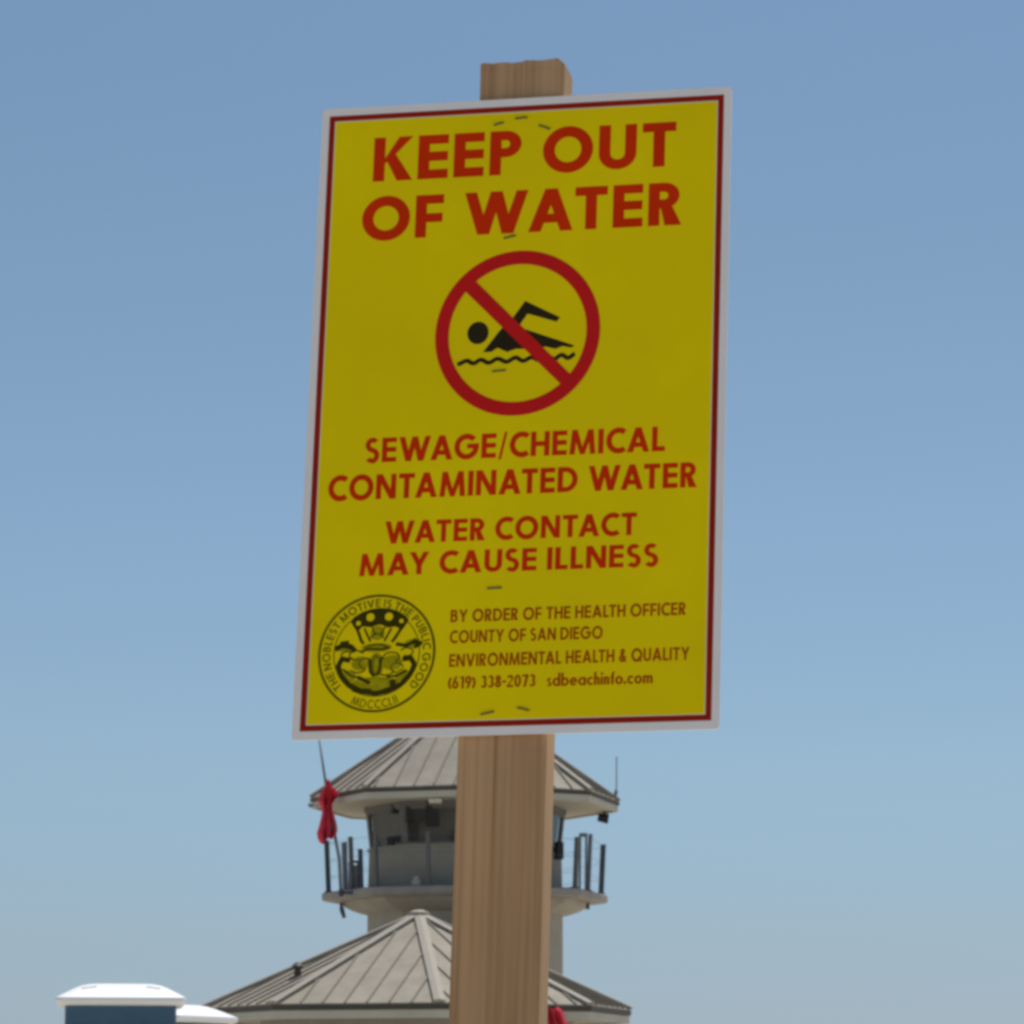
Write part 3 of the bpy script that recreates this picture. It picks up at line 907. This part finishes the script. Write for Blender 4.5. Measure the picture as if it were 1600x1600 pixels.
print_sheet("slash", [[(-60.3, 132.9), (49.6, 22.2), (60.0, 31.6), (-49.2, 143.2)]], 2.58, "ringred", sym)

# county seal: ring of words round an emblem
SX, SY, SRad = -133.9, -251.6, 61.2
def sp(q): return [(SX + x * SRad, SY + y * SRad) for x, y in q]
def arc_text(txt, r, h, s, a_mid, span, inside=False):
    P, wd = text_polys(txt, s, .2)
    out = []
    for q in P:
        o_ = []
        for x, y in q:
            f = (x / wd - .5) * span
            if inside:
                a = R_(a_mid + f); rr_ = r - y * h
            else:
                a = R_(a_mid - f); rr_ = r + y * h
            o_.append((rr_ * math.cos(a), rr_ * math.sin(a)))
        out.append(sp(o_))
    return out
seal = empty("county_seal"); seal.parent = sign
sd_ = lambda P: [sp(q) for q in P]
print_sheet("seal_ring", sd_(ring(0, 0, 1, 1, .045, .045, n=64)) + sd_(ring(0, 0, .735, .735, .018, .018, n=56)), 2.30, "seal", seal)
print_sheet("seal_lettering", arc_text("THE NOBLEST MOTIVE IS THE PUBLIC GOOD", .785, .135, .19, 90, 268) + arc_text("MDCCCLII", .93, .14, .16, 270, 52, True), 2.30, "seal", seal)
E_ = lambda zx, zy: ((zx - 755) / 575, -(zy - 785) / 575)
def ez(l): return [E_(*p) for p in l]
em = [ez([(488, 470), (520, 425), (600, 378), (690, 352), (770, 343), (850, 350), (940, 376), (1020, 425), (1058, 470), (1010, 548), (950, 545), (900, 500), (850, 530), (770, 505), (690, 530), (620, 500), (580, 548), (545, 555)])]
em += [ez([(488, 470), (560, 400), (585, 545), (545, 560)]), ez([(560, 400), (660, 358), (650, 385), (610, 480), (585, 545)]),
       ez([(660, 358), (770, 345), (765, 500), (735, 480), (730, 395)]), ez([(770, 345), (880, 355), (800, 400), (800, 480), (765, 500)]),
       ez([(880, 355), (985, 405), (950, 545), (910, 480), (925, 400)]), ez([(985, 405), (1058, 470), (1000, 560), (950, 545)]),
       ez([(610, 470), (735, 480), (690, 530), (600, 520)]), ez([(800, 480), (925, 470), (940, 530), (850, 540)])]
em += pline(ez([(555, 540), (600, 660), (625, 690)]), .05) + pline(ez([(990, 545), (930, 640), (900, 680)]), .05)
em += pline(ez([(625, 540), (690, 670)]), .035) + pline(ez([(890, 545), (825, 670)]), .035) + pline(ez([(700, 520), (735, 610)]), .025) + pline(ez([(830, 520), (790, 610)]), .025)
em += pline(ez([(345, 735), (420, 700), (500, 715), (545, 760)]), .09) + pline(ez([(395, 680), (480, 670)]), .06)
em += pline(ez([(940, 700), (1040, 720), (1100, 690), (1190, 700)]), .06) + pline(ez([(1110, 660), (1175, 705), (1120, 740)]), .06)
em += pline(ez([(500, 850), (420, 830), (385, 900), (420, 1000), (500, 1085), (620, 1150), (760, 1175), (900, 1150), (1010, 1090), (1090, 1000), (1130, 905), (1090, 840), (1010, 850)]), .085)
em += pline(ez([(690, 840), (700, 960), (740, 1010)]), .05) + pline(ez([(805, 820), (790, 960), (760, 1000)]), .04)
em += pline(ez([(590, 770), (690, 740), (800, 750), (880, 730)]), .035)
em += [ez([(535, 1075), (590, 1110), (585, 1170), (530, 1150)]), ez([(640, 1120), (720, 1130), (715, 1190), (650, 1180)]), ez([(780, 1150), (900, 1110), (950, 1130), (860, 1190)]), ez([(890, 1050), (950, 1040), (960, 1120), (900, 1110)])]
em += pline(ez([(575, 1010), (640, 1040), (700, 1075)]), .06) + pline(ez([(860, 1020), (960, 1010), (1060, 960)]), .035) + pline(ez([(430, 930), (520, 1000), (590, 1020)]), .03)
for cx, cy, rx, ry, a0, a1, w_ in ((560, 800, 70, 45, 20, 300, .028), (650, 880, 60, 50, 0, 250, .028), (900, 830, 80, 50, -60, 200, .028), (960, 930, 60, 45, 0, 260, .026), (755, 760, 120, 60, 20, 160, .035), (470, 800, 60, 40, 60, 330, .026), (1050, 780, 60, 40, -120, 160, .026), (755, 900, 35, 90, 0, 360, .03), (580, 930, 70, 40, 200, 360, .028), (850, 960, 80, 40, 180, 340, .03), (755, 640, 60, 45, 0, 180, .03)):
    em2 = [E_(cx + rx * math.cos(R_(a0 + (a1 - a0) * i / 12)), cy - ry * math.sin(R_(a0 + (a1 - a0) * i / 12))) for i in range(13)]
    fine_lines = globals().setdefault("fine_lines", []); fine_lines += pline(em2, w_)
shade = []
for cx, cy, rx, ry in ((600, 880, 90, 70), (910, 880, 100, 75), (755, 900, 75, 120), (755, 730, 150, 45), (440, 720, 85, 45), (1110, 700, 90, 45), (755, 1085, 250, 70), (1010, 1000, 70, 60), (490, 1000, 70, 60), (755, 590, 70, 70)):
    c_ = E_(cx, cy); shade += disc(c_[0], c_[1], rx / 575, ry / 575, 18)
print_sheet("seal_shade", [sp(q) for q in shade], 2.25, "sealmid", seal)
print_sheet("seal_scroll", [sp(q) for q in fine_lines], 2.30, "seal", seal)
print_sheet("seal_emblem", [sp(q) for q in em], 2.36, "sealdark", seal)
hl = []
for zx, zy, rx in ((565, 488, 24), (680, 432, 40), (862, 432, 40), (985, 478, 22)):
    c_ = E_(zx, zy); hl += [[(c_[0] + rx / 575 * math.cos(2 * math.pi * i / 14), c_[1] + rx / 575 * math.sin(2 * math.pi * i / 14)) for i in range(14)]]
print_sheet("seal_star", [sp(q) for q in hl], 2.45, "yellow", seal)

# staples that hold the sheet to the post
for x, z, ang, L in ((-27.4, 311.5, 14, 9), (-3.7, 316.6, 3, 11), (21.3, 305, -22, 11), (-11.4, 186, 12, 11), (-17.8, 41.4, 4, 12), (-14.3, -188, 2, 13), (-17, -316.6, 12, 12), (19.6, -313.5, -15, 11)):
    st = MB()
    rot = Matrix.Rotation(R_(-ang), 3, 'Y')
    st.box((0, 0, 0), (L * .001, .0012, .0018), rot)
    for sx in (-1, 1):
        st.box(rot @ Vector((sx * L * .0005, .0006, 0)), (.0018, .0020, .0018), rot)
    st.build("staple", M["staple"], sign, loc=((x + K * z) * .001, -.0032, z * .001))
